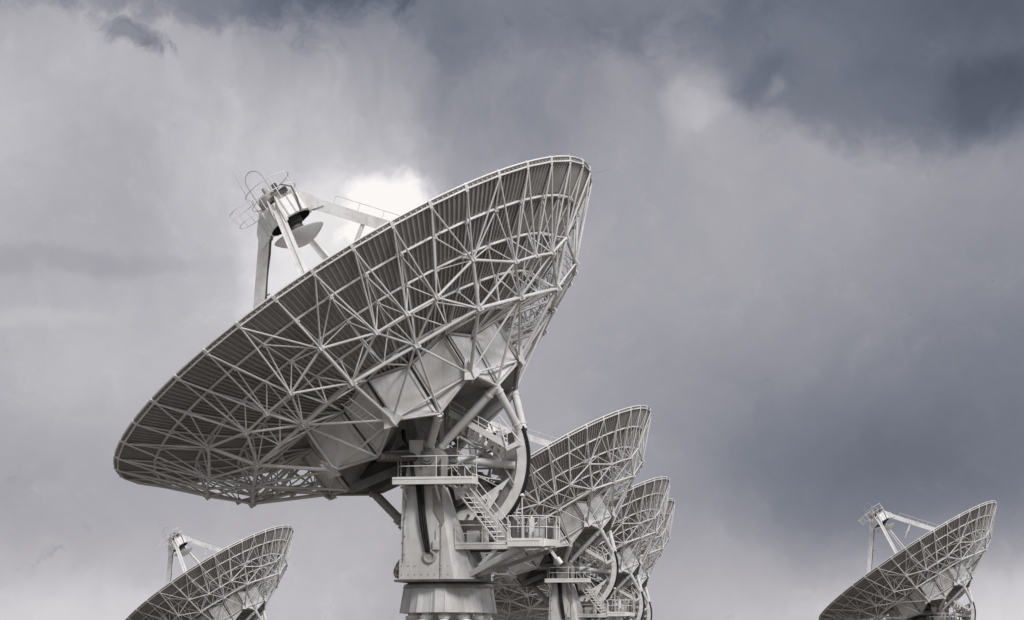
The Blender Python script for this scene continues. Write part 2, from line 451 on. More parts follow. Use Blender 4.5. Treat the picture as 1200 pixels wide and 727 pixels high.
# joints: gusset plates at every node, the largest ones as parts of their own
def joint(mb, p, sz, th=.025):
    for a_ in (0, 60, 120):
        q = DROT @ Matrix.Rotation(R(a_), 3, 'Z')
        mb.box(p, (sz, th, sz * .8), q)
big = []; small = []
for s in range(8):
    k = 1 + 5 * s
    for kk in (k, k + 1.5, k + 2.5, k + 3.5): big.append((Bn(kk), .30))
    for kk in (k, k + 2.5): big.append((Cn(kk), .40))
    for q in range(5):
        big.append((H(2, k + q), .22)); small.append((H(3, k + q), .22)); small.append((H(4, k + q), .20))
for p, sz in big:
    q = MB(); joint(q, p, sz); q.build('joint_plate', 'truss', truss)
mb = MB()
for p, sz in small: joint(mb, p, sz)
mb.build('joint_plate', 'truss', truss, 'small inner joint plates of the truss', 'stuff')

# --- hub
def hub_pt(level, i):      # i: 0..15, even = rib
    k = 1 + 2.5 * i
    if level == 'top': return D(5.32, .66, k) if i % 2 == 0 else D(4.66, .30, k)
    return Dn(k) if i % 2 == 0 else Dm(k)
core = MB()
ctr_t = D(0, .3, 0); ctr_b = D(0, -.35, 0)
def inset(level, i):
    p = hub_pt(level, i); c_ = D(0, (.40 if level == 'top' else -1.6), 0); return c_ + (p - c_) * .965
tv = [inset('top', i) for i in range(16)]; bv = [inset('bot', i) for i in range(16)]
core.add(tv + bv + [ctr_t, ctr_b], [(i, 16 + i, 16 + (i + 1) % 16, (i + 1) % 16) for i in range(16)] +
         [(33, 16 + (i + 1) % 16, 16 + i) for i in range(16)] + [(32, i, (i + 1) % 16) for i in range(16)])
hub = core.build('hub', 'web', tel)  # core coloured dark to stand for shade in the cavity and panel gaps
for i in range(16):
    a_, b_, c_, d_ = hub_pt('top', i), hub_pt('bot', i), hub_pt('bot', (i + 1) % 16), hub_pt('top', (i + 1) % 16)
    cen = (a_ + b_ + c_ + d_) / 4
    q = [cen + (p - cen) * .93 for p in (a_, b_, c_, d_)]
    m2 = MB()
    m2.add(q + [p + (cen - D(0, -1, 0)).normalized() * -.03 for p in q], [(0, 1, 2), (0, 2, 3), (6, 5, 4), (7, 6, 4), (0, 4, 5, 1), (1, 5, 6, 2), (2, 6, 7, 3), (3, 7, 4, 0)])
    m2.build('hub_panel', 'hub', hub)
# seams (paired flanges up each fold) and bottom flange
mb = MB()
for i in range(16):
    t_, b_ = hub_pt('top', i), hub_pt('bot', i)
    out = (b_ - D(0, -1.5, 0)).normalized()
    side = (t_ - b_).cross(out).normalized()
    for sg in (-1, 1):
        off = side * sg * (.20 if i % 2 else .14)
        mb.beam(t_ + off + out * .03, b_ + off + out * .04, .05, .10, up=out)
    mb.beam(hub_pt('bot', i) + out * .03, hub_pt('bot', (i + 1) % 16) + out * .03, .12, .12, up=nB)
    mb.beam(hub_pt('top', i) + out * .02, hub_pt('top', (i + 1) % 16) + out * .02, .14, .10, up=nB)
mb.build('seam_flange', 'worn', hub)
for s in range(8):
    k = 1 + 5 * s
    p = Dn(k); o_ = (p - D(0, -1.45, 0)).normalized(); tn = nB.cross(o_).normalized()
    mb = MB()
    mb.plate([p + o_ * .32 + nB * .62 + tn * .06, p + o_ * .32 + nB * .62 - tn * .06, p + o_ * .10 - tn * .50 - nB * .15, p + o_ * .02 - nB * .30, p + o_ * .10 + tn * .50 - nB * .15], .05)
    mb.plate([p + o_ * .5 + nB * .5, p - o_ * .1 + nB * .35, p - o_ * .2 - nB * .35, p + o_ * .15 - nB * .25], .04)
    mb.build('gusset_plate', 'truss', hub)
# underside trusswork of the hub: box girders down to the trunnion, coloured dark for the shade there
mb = MB()
for i in range(1, 16, 2):
    mb.beam(Dm(1 + 2.5 * i), D(1.6, -2.55, 1 + 2.5 * i), .22, .35, up=nB)
mb.build('floor_girder', 'web', hub)
# ladder against the hub side
mb = MB()
la0, la1 = D(6.9, .10, 11.9), D(4.9, -1.35, 11.9)
tn = nB.cross((la0 - la1)).normalized()
for sg in (-1, 1): mb.tube(la0 + tn * .22 * sg, la1 + tn * .22 * sg, .025)
for i in range(9):
    c_ = la0.lerp(la1, (i + .5) / 9); mb.tube(c_ - tn * .22, c_ + tn * .22, .018)
mb.build('ladder', 'white', hub)

# --- quadrupod legs
for k in (1, 11, 21, 31):
    top = D(1.12, 10.15, k); foot = D(7.75, par(7.75) + .02, k)
    d = (foot - top).normalized()
    mid = top.lerp(foot, .18)
    side = nB.cross(d).normalized(); outn = side.cross(d).normalized()
    mb = MB()
    mb.beam(top, mid, .24, .38, up=nB, w2=.28, h2=.42); mb.beam(mid, foot, .28, .42, up=nB, w2=.27, h2=.42)
    for sg in (-1, 1): mb.beam(top + side * .13 * sg, foot + side * .145 * sg, .03, .50, up=nB)
    leg = mb.build('support_leg', 'white', tel)
    if k == 1:
        mb = MB()
        upv = outn if outn.dot(uB) > 0 else -outn
        pts = [top.lerp(foot, .12 + .88 * i / 8) + upv * .62 for i in range(9)]
        mb.path(pts, .018)
        for i, p in enumerate(pts): mb.tube(p, p - upv * .4, .014)
        mb.build('handrail', 'truss', leg)
        mb = MB(); a_ = top.lerp(foot, .27); b__ = a_ - nB * .65 - uB * .95; mb.tube(a_ - upv * .1, b__, .10); mb.tube(b__, b__ - nB * .5 - uB * .7, .05); mb.tube(b__ - uB * .25, b__ + uB * .25, .06); mb.build('cable_bracket', 'truss', leg)
    if k == 21:
        mb = MB()
        inw = outn if outn.dot(uB) > 0 else -outn
        pts = [top.lerp(foot, i / 10) + inw * (.27 + .03 * math.sin(i * 2.3)) for i in range(11)]
        mb.path(pts, .045)
        for q in (.30, .62): mb.tube(top.lerp(foot, q) - uB * .35, top.lerp(foot, q) + uB * .55, .03)
        mb.build('cable', 'dark', leg)

# --- apex housing (barrel), rotated with the dish
def A(x, y, z): return VTX + hB * x + uB * y + nB * z
mb = MB()
o_ = VTX
mb.lathe([(1.0, 9.72), (1.14, 9.75), (1.14, 10.62), (.95, 10.66), (.30, 10.70), (.01, 10.70)], o_, 20, DROT, smooth=False)
mb.lathe([(1.0, 9.72), (1.0, 10.45), (.01, 10.45)], o_, 20, DROT, smooth=False)
ap = mb.build('apex_housing', 'white', tel)
mb = MB(); mb.lathe([(.99, 9.70), (.97, 10.40), (.02, 10.42)], o_, 20, DROT); mb.lathe([(.55, 10.4), (.55, 9.55), (.42, 9.45), (.02, 9.45)], o_, 16, DROT)
mb.build('housing_interior', 'black', ap)  # black lining paints the shade inside the open barrel
mb = MB()
for i in range(20):
    t = 2 * PI * i / 20
    mb.beam(A(1.16 * math.cos(t), 1.16 * math.sin(t), 9.74), A(1.16 * math.cos(t), 1.16 * math.sin(t), 10.60), .05, .05, up=(0, 1, 0))
mb.build('housing_rib', 'truss', ap)
# gussets that carry the legs
mb = MB()
for k in (1, 11, 21, 31):
    t = R(81 + 9 * k); e = math.cos(t) * hB + math.sin(t) * uB; f_ = nB.cross(e)
    for sg in (-1, 1):
        q = [VTX + nB * 10.75 + e * .35 + f_ * .2 * sg, VTX + nB * 9.62 + e * 1.12 + f_ * .2 * sg, VTX + nB * 9.42 + e * 1.78 + f_ * .2 * sg, VTX + nB * 10.15 + e * 1.55 + f_ * .2 * sg, VTX + nB * 10.95 + e * .9 + f_ * .2 * sg]
        mb.plate(q, .03)
mb.build('leg_bracket', 'white', ap)
# machinery on top
mb = MB()
mb.lathe([(.02, 11.45), (.42, 11.40), (.50, 11.2), (.50, 10.7)], o_ + uB * -.25, 16, DROT)
mb.box(A(.3, .35, 10.95), (.5, .45, .5), DROT); mb.box(A(-.45, .25, 10.9), (.35, .5, .45), DROT)
mb.tube(A(0, -.2, 10.7), A(0, -.2, 11.75), .16, .10)
mb.tube(A(-.7, -.4, 10.7), A(-.3, .3, 11.3), .06); mb.tube(A(.1, .7, 10.7), A(-.5, .1, 11.3), .05)
mb.build('drive_motor', 'grey', ap)
mb = MB()
mb.box(A(-.35, .35, 11.42), (.22, .22, .26), DROT); mb.box(A(-.55, .62, 11.0), (.25, .35, .22), DROT); mb.tube(A(-.4, .4, 11.3), A(-.75, -.1, 10.8), .06)
mb.path([A(-.9, .35, 11.1), A(-.85, .75, 11.2), A(-.7, 1.05, 10.9), A(-.75, 1.0, 10.3), A(-.8, .85, 9.7)], .035)
mb.build('motor_housing', 'dark', ap)
# guard rails
def ring(mb, r, z, t0=0, t1=360, rad=.022, cx=0, cy=0, n=32):
    pts = [A(cx + r * math.cos(R(t0 + (t1 - t0) * i / n)), cy + r * math.sin(R(t0 + (t1 - t0) * i / n)), z) for i in range(n + 1)]
    mb.path(pts, rad, 6)
mb = MB()
for z in (11.15, 11.75): ring(mb, 1.12, z)
for i in range(8):
    t = R(45 * i + 20); mb.tube(A(1.12 * math.cos(t), 1.12 * math.sin(t), 10.6), A(1.12 * math.cos(t), 1.12 * math.sin(t), 11.75), .02)
mb.build('guard_rail', 'truss', ap)
# safety hoops round the side ladder, below the lower edge
mb = MB()
for z, ex in ((11.55, .1), (10.85, 0), ): ring(mb, .62, z, cx=0, cy=-1.45 - ex, rad=.018)
for i in range(6):
    t = R(180 + 36 * i); mb.tube(A(.62 * math.cos(t), -1.45 + .62 * math.sin(t), 10.85), A(.62 * math.cos(t), -1.55 + .62 * math.sin(t), 11.55), .012)
mb.build('ladder_hoop', 'truss', ap)
mb = MB()
pts = [A(0, .42 * math.cos(R(a_)) - .35, 12.25 + .50 * math.sin(R(a_))) for a_ in range(0, 181, 15)]
pts = [A(0, .12, 11.2)] + pts + [A(0, -.80, 11.0)]
pts = [A(0, .07, 10.8), *pts[1:-1], A(0, -.77, 10.8)]
mb.path(pts, .021)
mb.build('lifting_loop', 'grey', ap)
mb = MB(); mb.tube(A(0, -1.1, 11.4), A(0, -.95, 13.2), .013, .007, 5); mb.build('lightning_rod', 'grey', ap)

# --- subreflector: a tilted, lobed convex dish under the housing
mb = MB()
tilt = Matrix.Rotation(R(-8), 3, 'X')
SR = DROT @ tilt
c_ = A(0, .03, 9.02)
n_ = 40; prof = [(.0, -.52), (.35, -.47), (.7, -.33), (1.0, -.13), (1.17, .02), (1.20, .06), (1.05, .08), (.5, .04), (.0, .04)]
mb.lathe([(max(r, .001), z) for r, z in prof], c_, n_, SR)
mb.build('subreflector', 'subref', tel)
mb = MB(); mb.tube(A(0, 0, 9.06), A(0, 0, 9.8), .30, .42, 14); mb.build('subreflector_mount', 'dark', tel)

# --- feed cone at the vertex (seen past the rim only from other spots)
mb = MB(); mb.lathe([(1.15, 0.0), (1.15, 1.4), (.9, 1.75), (.0, 1.75)], VTX, 24, DROT); mb.build('feed_cone', 'white', tel)

# --- elevation trunnion, support tubes, gear sector
def PX(x, y, z): return Vector((x, y, z))
AX = Vector((0, 0, HA))
mb = MB()
mb.tube(PX(0, -2.1, HA), PX(0, 2.1, HA), .45, n=24)
tr = mb.build('trunnion', 'grey', tel)
mb = MB()
mb.tube(PX(.25, 1.1, HA + .1), PX(.25, 2.17, HA + .1), .34, n=24); mb.tube(PX(.25, 2.17, HA + .1), PX(.25, 2.22, HA + .1), .22, n=24)
q = MB(); q.box(PX(.80, 1.75, 13.15), (.62, .6, .74)); q.box(PX(.80, 2.06, 13.15), (.5, .03, .6)); q.build('junction_box', 'rim', tr)
mb.build('bearing_block', 'web', tr)
# legs from the hub's four low corners to the trunnion (both sides)
def stube(a, b, r, name='support_tube', mt='truss', collar=True):
    q = MB(); q.tube(a, b, r, n=16)
    a = Vector(a); b = Vector(b)
    if collar:
        for t in (.12, .88): q.tube(a.lerp(b, t - .012), a.lerp(b, t + .012), r * 1.2, n=16)
    return q.build(name, mt, tel)
for sg in (1, -1):
    kk = (8.5, 3.5, 13.5) if sg == 1 else (-6.5, -1.5, 28.5)
    hubA, hubB, hubC = Dm(8.5 if sg == 1 else 33.5), Dm(3.5 if sg == 1 else 38.5), Dm(13.5 if sg == 1 else 28.5)
    stube(hubA, PX(.35, 1.6 * sg, HA + .35), .18)
    stube(hubB, PX(.2, 1.2 * sg, HA + .25), .19)
    stube(hubB, PX(-3.45, .45 * sg, 14.05), .17)
    stube(hubC, PX(.6, 1.3 * sg, HA + .1), .20, mt='dark')  # darker than the other tubes: underside shade put into the colour
    stube(PX(0.1, .9 * sg, HA + .12), PX(-3.25, .35 * sg, 12.45), .175)
# elevation gear: rim arc, recessed web, wing plates
def arc(mb, r0, r1, a0, a1, y0, y1, n=40):
    pts = []
    for i in range(n + 1):
        a_ = R(a0 + (a1 - a0) * i / n)
        for r_ in (r0, r1):
            for y_ in (y0, y1): pts.append((-r_ * math.cos(a_), y_, HA + r_ * math.sin(a_)))
    fs = []
    for i in range(n):
        o = i * 4; p = o + 4
        fs += [(o, o + 1, p + 1, p), (o + 3, o + 2, p + 2, p + 3), (o + 1, o + 3, p + 3, p + 1), (o + 2, o, p, p + 2)]
    fs += [(0, 2, 3, 1), (n * 4, n * 4 + 1, n * 4 + 3, n * 4 + 2)]
    mb.add(pts, fs)
mb = MB(); arc(mb, 3.30, 3.72, -54, 24, .10, .18); arc(mb, 3.30, 3.72, -54, 24, -.18, -.10); arc(mb, 3.60, 3.70, -53, 23, -.1, .1)
gear = mb.build('elevation_gear', 'white', tel)
mb = MB(); arc(mb, 3.73, 3.81, -53, 23, -.15, .15)
for i in range(150):
    a_ = R(-53 + 76 * (i + .5) / 150); c_ = PX(-3.83 * math.cos(a_), 0, HA + 3.83 * math.sin(a_))
    mb.box(c_, (.05, .28, .022), Matrix.Rotation(a_, 3, 'Y'))
mb.build('gear_rack', 'black', gear)
mb = MB(); arc(mb, 2.78, 3.29, -54, 22, -.12, .14); arc(mb, 2.2, 2.79, -16, 20, -.10, .12); mb.build('gear_web', 'web', gear)  # dark tone stands in for the shadow inside the gear rim
mb = MB()
wing = [(-.30, 10.10), (-1.60, 11.05), (-3.02, 11.95), (-3.22, 11.70), (-2.95, 11.1), (-2.6, 10.6), (-2.25, 10.35), (-1.55, 9.95), (-.90, 9.62), (-.35, 9.8)]
mb.prism([(-.30, 10.12), (-.72, 10.45), (-1.75, 10.75), (-1.30, 10.0), (-.86, 9.63), (-.35, 9.80)], .30, .36)
mb.prism([(-1.58, 10.98), (-3.05, 11.93), (-2.72, 11.45), (-2.38, 10.95), (-2.0, 10.35)], .36, .40)
mb.prism([(-1.52, 10.9), (-2.95, 11.85), (-2.0, 10.3)], -.40, -.36); mb.prism([(-.30, 10.12), (-1.75, 10.95), (-1.30, 10.0), (-.35, 9.80)], -.36, -.30)
mb.build('web_plate', 'rim', gear)
mb = MB()
for x_, z_ in ((-2.62, 11.32), (-1.95, 10.90), (-1.7, 10.75), (-1.15, 10.25), (-.75, 10.0)):
    q = MB(); q.tube(PX(x_, .40, z_), PX(x_, .47, z_), .07, n=10); q.build('bolt', 'dark', gear)
mb = MB()
mb.prism([(-.2, 11.6), (-.5, 10.6), (-1.5, 11.15), (-1.6, 12.2)], -.5, .28)
mb.prism([(-.4, 10.9), (-1.4, 10.2), (-2.2, 11.3), (-1.4, 12.2)], -.3, .1)
mb.build('opening_shade', 'dark', gear)  # dark blocks filling an opening, in place of its shade
mb = MB()
for a_ in (-40, -22, -4, 12): 
    e = PX(-3.3 * math.cos(R(a_)), 0, HA + 3.3 * math.sin(R(a_)))
    for y_ in (-.2,): mb.beam(PX(-.2, y_, HA), e + Vector((0, y_, 0)), .10, .16, up=(0, 1, 0))
mb.build('gear_spoke', 'web', gear)

# lattice and machinery between the arms, behind the gear (visible through the gaps)
mb = MB()
for x_ in (-.6, -1.2, -1.8, -2.4, -3.0):
    mb.tube(PX(x_, -.9, 10.2), PX(x_, -.9, 12.6), .05)
for z_ in (10.4, 11.4, 12.4): mb.tube(PX(-.4, -.9, z_), PX(-3.2, -.9, z_), .05)
for i in range(5): mb.tube(PX(-.6 - .6 * i, -.9, 10.4), PX(-1.2 - .6 * i, -.9, 12.4), .04)
mb.build('rear_lattice', 'truss', tel)

rc = random.Random(3)
for (a_, b_, r_) in (((-.3, 1.3, 12.2), (-2.9, .5, 13.6), .06), ((-.6, 1.2, 13.9), (-2.6, .4, 12.6), .07), ((.4, 1.4, 12.0), (-1.9, .6, 10.9), .08), ((-1.2, 1.0, 14.0), (-1.6, .6, 11.5), .05),
                     ((-.2, -1.1, 13.8), (-3.0, -.4, 13.0), .09), ((-2.2, .5, 13.4), (-3.2, .3, 11.6), .05), ((1.0, .9, 12.9), (2.2, -.2, 12.2), .10), ((.9, 1.5, 13.6), (1.9, .6, 13.9), .09)):
    q = MB(); q.tube(a_, b_, r_, n=10); q.build('brace', rc.choice(('web', 'truss', 'grey')), tel)
for (x_, y_, z_, sx, sy, sz, m_) in ((-.55, 1.0, 13.0, .5, .5, .4, 'dark'), (-1.1, .7, 12.0, .5, .4, .6, 'dark'), (-.9, .9, 11.2, .4, .4, .5, 'web'), (-2.0, -.7, 11.4, .6, .4, .7, 'dark'), (.35, 1.4, 13.7, .35, .3, .4, 'grey'), (-1.6, -1.2, 12.9, .7, .3, .35, 'web'), (1.2, 1.2, 12.2, .5, .5, .7, 'dark')):
    q = MB(); q.box(PX(x_, y_, z_), (sx, sy, sz), Matrix.Rotation(rc.uniform(-.5, .5), 3, 'Y')); q.tube(PX(x_, y_, z_), PX(x_ + rc.uniform(-.4, .4), y_ + .1, z_ + rc.uniform(.3, .6)), .07, n=10); q.build('drive_unit', m_, tel)
for j in range(9):
    a_ = PX(rc.uniform(-.4, .9), rc.uniform(.6, 1.5), rc.uniform(13.2, 13.9)); b_ = PX(rc.uniform(-3.0, -.8), rc.uniform(-.3, .9), rc.uniform(10.9, 13.3))
    m_ = a_.lerp(b_, .5) - Vector((0, 0, rc.uniform(.2, .8)))
    q = MB(); q.path([a_.lerp(m_, t / 6).lerp(m_.lerp(b_, t / 6), t / 6) for t in range(7)], rc.choice((.02, .03, .045))); q.build('hose', rc.choice(('black', 'dark', 'truss')), tel)
for (x_, z0_, z1_) in ((-.35, 7.5, 11.3), (1.33, 8.2, 11.4)):
    q = MB(); q.path([(x_, 2.19, z0_), (x_, 2.13, (z0_ + z1_) / 2), (x_ * .9, 2.10, z1_)], .022)
    for t in (.1, .35, .6, .85): q.box(PX(x_ * (1 - .05 * t), 2.16 - .06 * t, z0_ + (z1_ - z0_) * t), (.10, .05, .04))
    q.build('conduit', 'grey', tel)
q = MB(); q.box(PX(-.15, 2.18, 8.9), (.30, .10, .42)); q.box(PX(-.15, 2.235, 8.9), (.24, .02, .36)); q.tube(PX(-.15, 2.18, 9.1), PX(-.15, 2.16, 9.6), .02); q.build('junction_box', 'box', tel)
# catwalk from hub down to gear: stringers + treads + handrail
def stairs(a, b, width_dir, w, n, name, rail=None, smt='white', tmt='truss', sd=.22, sd2=.10):
    a = Vector(a); b = Vector(b); wd = Vector(width_dir).normalized()     # a-b is the deep stringer; treads run along wd from it
    q = MB(); q.beam(a, b, .06, sd, up=(0, 0, 1)); o = q.build(name, smt, tel)
    q = MB(); q.beam(a + wd * w, b + wd * w, .05, sd2, up=(0, 0, 1)); q.build('stringer', tmt, o)
    for i in range(n):
        c = a.lerp(b, (i + .5) / n) - Vector((0, 0, .06))
        t = MB(); t.beam(c + wd * .04, c + wd * (w - .02), .20, .035, up=(0, 0, 1)); t.build('tread', tmt, o)
    if rail:
        for off in (0, w):
            q = MB()
            for hh in (rail, rail * .5): q.tube(a + wd * off + Vector((0, 0, hh)), b + wd * off + Vector((0, 0, hh)), .022)
            for i in range(5):
                p = a.lerp(b, i / 4) + wd * off; q.tube(p, p + Vector((0, 0, rail)), .020)
            q.build('handrail', smt, o)
    return o
cw = stairs((-.50, 1.20, 14.76), (-3.10, 1.20, 13.27), (.35, -.50, -.75), .62, 9, 'access_stair', .55, 'rim', 'truss', .26, .08)
mb = MB(); mb.beam(PX(-3.08, 1.28, 13.12), PX(-3.72, 1.28, 13.42), .05, .20); mb.beam(PX(-3.08, .62, 13.12), PX(-3.72, .62, 13.42), .05, .20); mb.beam(PX(-3.4, .62, 13.27), PX(-3.4, 1.28, 13.27), .65, .05)
mb.tube(PX(-3.72, 1.28, 13.42), PX(-2.75, 1.28, 14.6), .03); mb.tube(PX(-3.1, 1.28, 13.15), PX(-2.72, 1.28, 14.45), .025)
mb.build('stair_landing', 'white', tel)

# --- yoke arms
def arm(sg):
    yo = 2.05 * sg; yi = 1.35 * sg
    zb, zt = 7.42, 11.45
    # outer face slopes inwards, rear edge slopes strongly, corner chamfer at the rear
    def ringp(z):
        t = (z - zb) / (zt - zb)
        xf = 1.55 - .15 * t; xr = -.95 + .72 * t; xr2 = -1.75 + 1.30 * t
        y1 = yo + (.10 * sg) * (1 - t); y2 = yi - (.55 * sg) * (1 - t)
        return [Vector((xf, y1, z)), Vector((xr, y1, z)), Vector((xr2, y1 - .42 * sg, z)), Vector((xr2, y2, z)), Vector((xf, y2, z))]
    q = MB(); lv = [ringp(zb), ringp(9.4), ringp(zt)]
    vs = [v for r_ in lv for v in r_]; fs = []
    for k_ in range(2):
        for i in range(5): fs.append((k_ * 5 + i, k_ * 5 + (i + 1) % 5, (k_ + 1) * 5 + (i + 1) % 5, (k_ + 1) * 5 + i))
    fs += [tuple(range(4, -1, -1)), tuple(range(10, 15))]
    if sg < 0: fs = [tuple(reversed(f)) for f in fs]
    q.add(vs, fs)
    q.beam(PX(1.5, (1.7) * sg, zt + .0), PX(-.2, 1.7 * sg, zt), .72, .10)
    o = q.build('yoke_arm', 'arm', tel)
    # column cap up to the bearing
    q = MB(); q.prism([(1.35, zt - .02), (1.2, HA - .15), (.6, HA + .2), (-.2, HA + .1), (-.35, zt - .02)], 1.35 * sg, 1.98 * sg)
    q.build('bearing_support', 'grey', o)
    q = MB()
    for i in range(8):
        for z_ in (7.62, 8.0):
            if z_ == 8.0 and i in (3, 5): continue
            x_ = 1.42 - i * .30; y_ = 2.05 * sg + .10 * sg * (1 - (z_ - zb) / (zt - zb))
            q = MB(); q.tube(PX(x_, y_ - .01 * sg, z_), PX(x_, y_ + .018 * sg, z_), .022, n=8); q.build('rivet', 'dark', o)
    for z_ in (8.3, 9.0, 9.7):
        q = MB(); q.tube(PX(1.42, 2.08 * sg, z_), PX(1.42, 2.13 * sg, z_), .02, n=8); q.build('rivet', 'dark', o)
    q = MB()
    yf = 2.10 * sg
    q.prism([(.05, 11.38), (-.35, 11.38), (-.52, 9.95), (-.42, 9.75), (-.02, 10.45)], min(yf, yf + .04 * sg), max(yf, yf + .04 * sg))
    q.build('stiffener_plate', 'grey', o)
    return o
arm_n = arm(1); arm_f = arm(-1)
# black cable bundle down the near arm into its port
q = MB()
for j in range(7):
    dx = .045 * (j - 3); ph_ = j * .7
    pts = []
    for i in range(15):
        t = i / 14
        x_ = .62 + .25 * math.sin(t * 2.2) * 0 - .42 * t + dx * (1.25 - .9 * t * t) + .03 * math.sin(5 * t + ph_)
        z_ = 11.55 - 3.15 * t; y_ = 2.16 + .09 * math.sin(t * PI) + .03 * (j % 2)
        if t > .97: y_ = 1.95
        pts.append((x_, y_, z_))
    q.path(pts, .035)
q.build('cable_bundle', 'black', arm_n)
q = MB()
rm = Matrix.Rotation(R(-90), 3, 'X')
q.lathe([(.17, .0), (.17, .06), (.30, .06), (.33, .0)], PX(.17, 2.135, 8.40), 24, rm)
q.lathe([(.01, .02), (.17, .02)], PX(.17, 2.135, 8.40), 24, rm)
q.build('cable_port', 'grey', arm_n)
# upper cables from dish to platform
q = MB()
for j in range(5):
    pts = [(1.55 - .05 * j, 1.7 + .06 * j, 14.0), (1.45 - .03 * j, 1.9, 13.6), (1.05 + .02 * j, 2.0, 13.1), (.95 + .03 * j, 2.05, 12.5), (.80 + .03 * j, 2.1, 11.7)]
    q.path(pts, .035)
q.build('cable_bundle', 'black', arm_n)

# yoke base
q = MB()
q.box(PX(-.1, 0, 7.62), (3.3, 2.6, .40)); q.box(PX(-.15, 0, 7.36), (3.75, 4.5, .10))
q.prism([(1.3, 7.8), (1.2, 8.6), (-1.2, 8.6), (-1.6, 7.8)], -1.2, 1.2)
q.build('yoke_base', 'dark', tel)
q = MB(); q.lathe([(1.75, 7.30), (1.95, 7.22), (1.98, 7.10), (1.9, 7.05)], PX(-.13, 0, 0), 40); q.lathe([(1.5, 7.36), (1.72, 7.32)], PX(-.13, 0, 0), 40)
q.build('bearing_ring', 'grey', tel)
# azimuth housing: fluted skirt
q = MB()
nfl = 20
P0 = []; P1 = []
for i in range(nfl * 2):
    t = 2 * PI * (i + (.18 if i % 2 else -.18)) / (nfl * 2); rr = .0 if (i // 2) % 2 else .11
    P0.append((-.13 + (1.98 - rr) * math.cos(t), (1.98 - rr) * math.sin(t), 7.06)); P1.append((-.13 + (2.16 - rr) * math.cos(t), (2.16 - rr) * math.sin(t), 5.98))
nf_ = nfl * 2
q.add(P0 + P1, [(i, nf_ + i, nf_ + (i + 1) % nf_, (i + 1) % nf_) for i in range(nf_)] + [tuple(range(nf_)), tuple(reversed(range(nf_, 2 * nf_)))])
for i in range(nf_):
    if (i // 2) % 2 != ((i + 1) // 2) % 2:
        e0 = Vector(P0[i]); e1 = Vector(P1[i]); oo = Vector((e0.x + .13, e0.y, 0)).normalized()
        q.beam(e0 + oo * .012, e1 + oo * .012, .035, .03, up=oo)
sk = q.build('azimuth_housing', 'arm', tel)
for i in range(24):
    q = MB(); t = 2 * PI * i / 24; q.box(PX(-.13 + 1.93 * math.cos(t), 1.93 * math.sin(t), 7.09), (.12, .12, .05), Matrix.Rotation(t, 3, 'Z')); q.build('mounting_lug', 'grey', sk)
# pedestal under it
q = MB()
q.lathe([(1.0, 5.97), (1.0, 5.0), (1.3, 4.4), (1.7, 3.2), (1.7, 2.6), (.01, 2.6)], PX(-.13, 0, 0), 32)
ped = q.build('pedestal', 'arm', tel)
q = MB()
for i in range(12):
    t = 2 * PI * (i + .3) / 12; p = PX(-.13 + 1.62 * math.cos(t), 1.62 * math.sin(t), 0); e_ = Vector((math.cos(t), math.sin(t), 0))
    q.tube(p + Vector((0, 0, 5.97)), p + Vector((0, 0, 5.55)), .17, n=14); q.tube(p + Vector((0, 0, 5.86)), p + Vector((0, 0, 5.72)), .28, n=16)
    q.tube(p + Vector((0, 0, 5.75)), p + e_ * .35 + Vector((0, 0, 4.9)), .20, n=14); q.tube(p + e_ * .2 + Vector((0, 0, 5.55)), p + e_ * .28 + Vector((0, 0, 5.38)), .30, n=16)
q.build('insulated_pipe', 'rim', ped)
for i in range(3):
    t = 2 * PI * i / 3 + .4; e_ = Vector((math.cos(t), math.sin(t), 0)); c_ = PX(-.13, 0, 0)
    q = MB(); q.beam(c_ + e_ * 1.0 + Vector((0, 0, 3.0)), c_ + e_ * 4.2 + Vector((0, 0, 1.0)), .8, 1.0, w2=.7, h2=.7); q.box(c_ + e_ * 4.2 + Vector((0, 0, .75)), (.9, .9, .5), Matrix.Rotation(t, 3, 'Z'))
    q.build('pedestal_leg', 'white', ped)
    q = MB(); q.box(c_ + e_ * 4.2 + Vector((0, 0, -.1)), (1.4, 1.4, 1.2), Matrix.Rotation(t, 3, 'Z')); q.build('concrete_pier', 'concrete', ped)
for i in range(3):
    pass

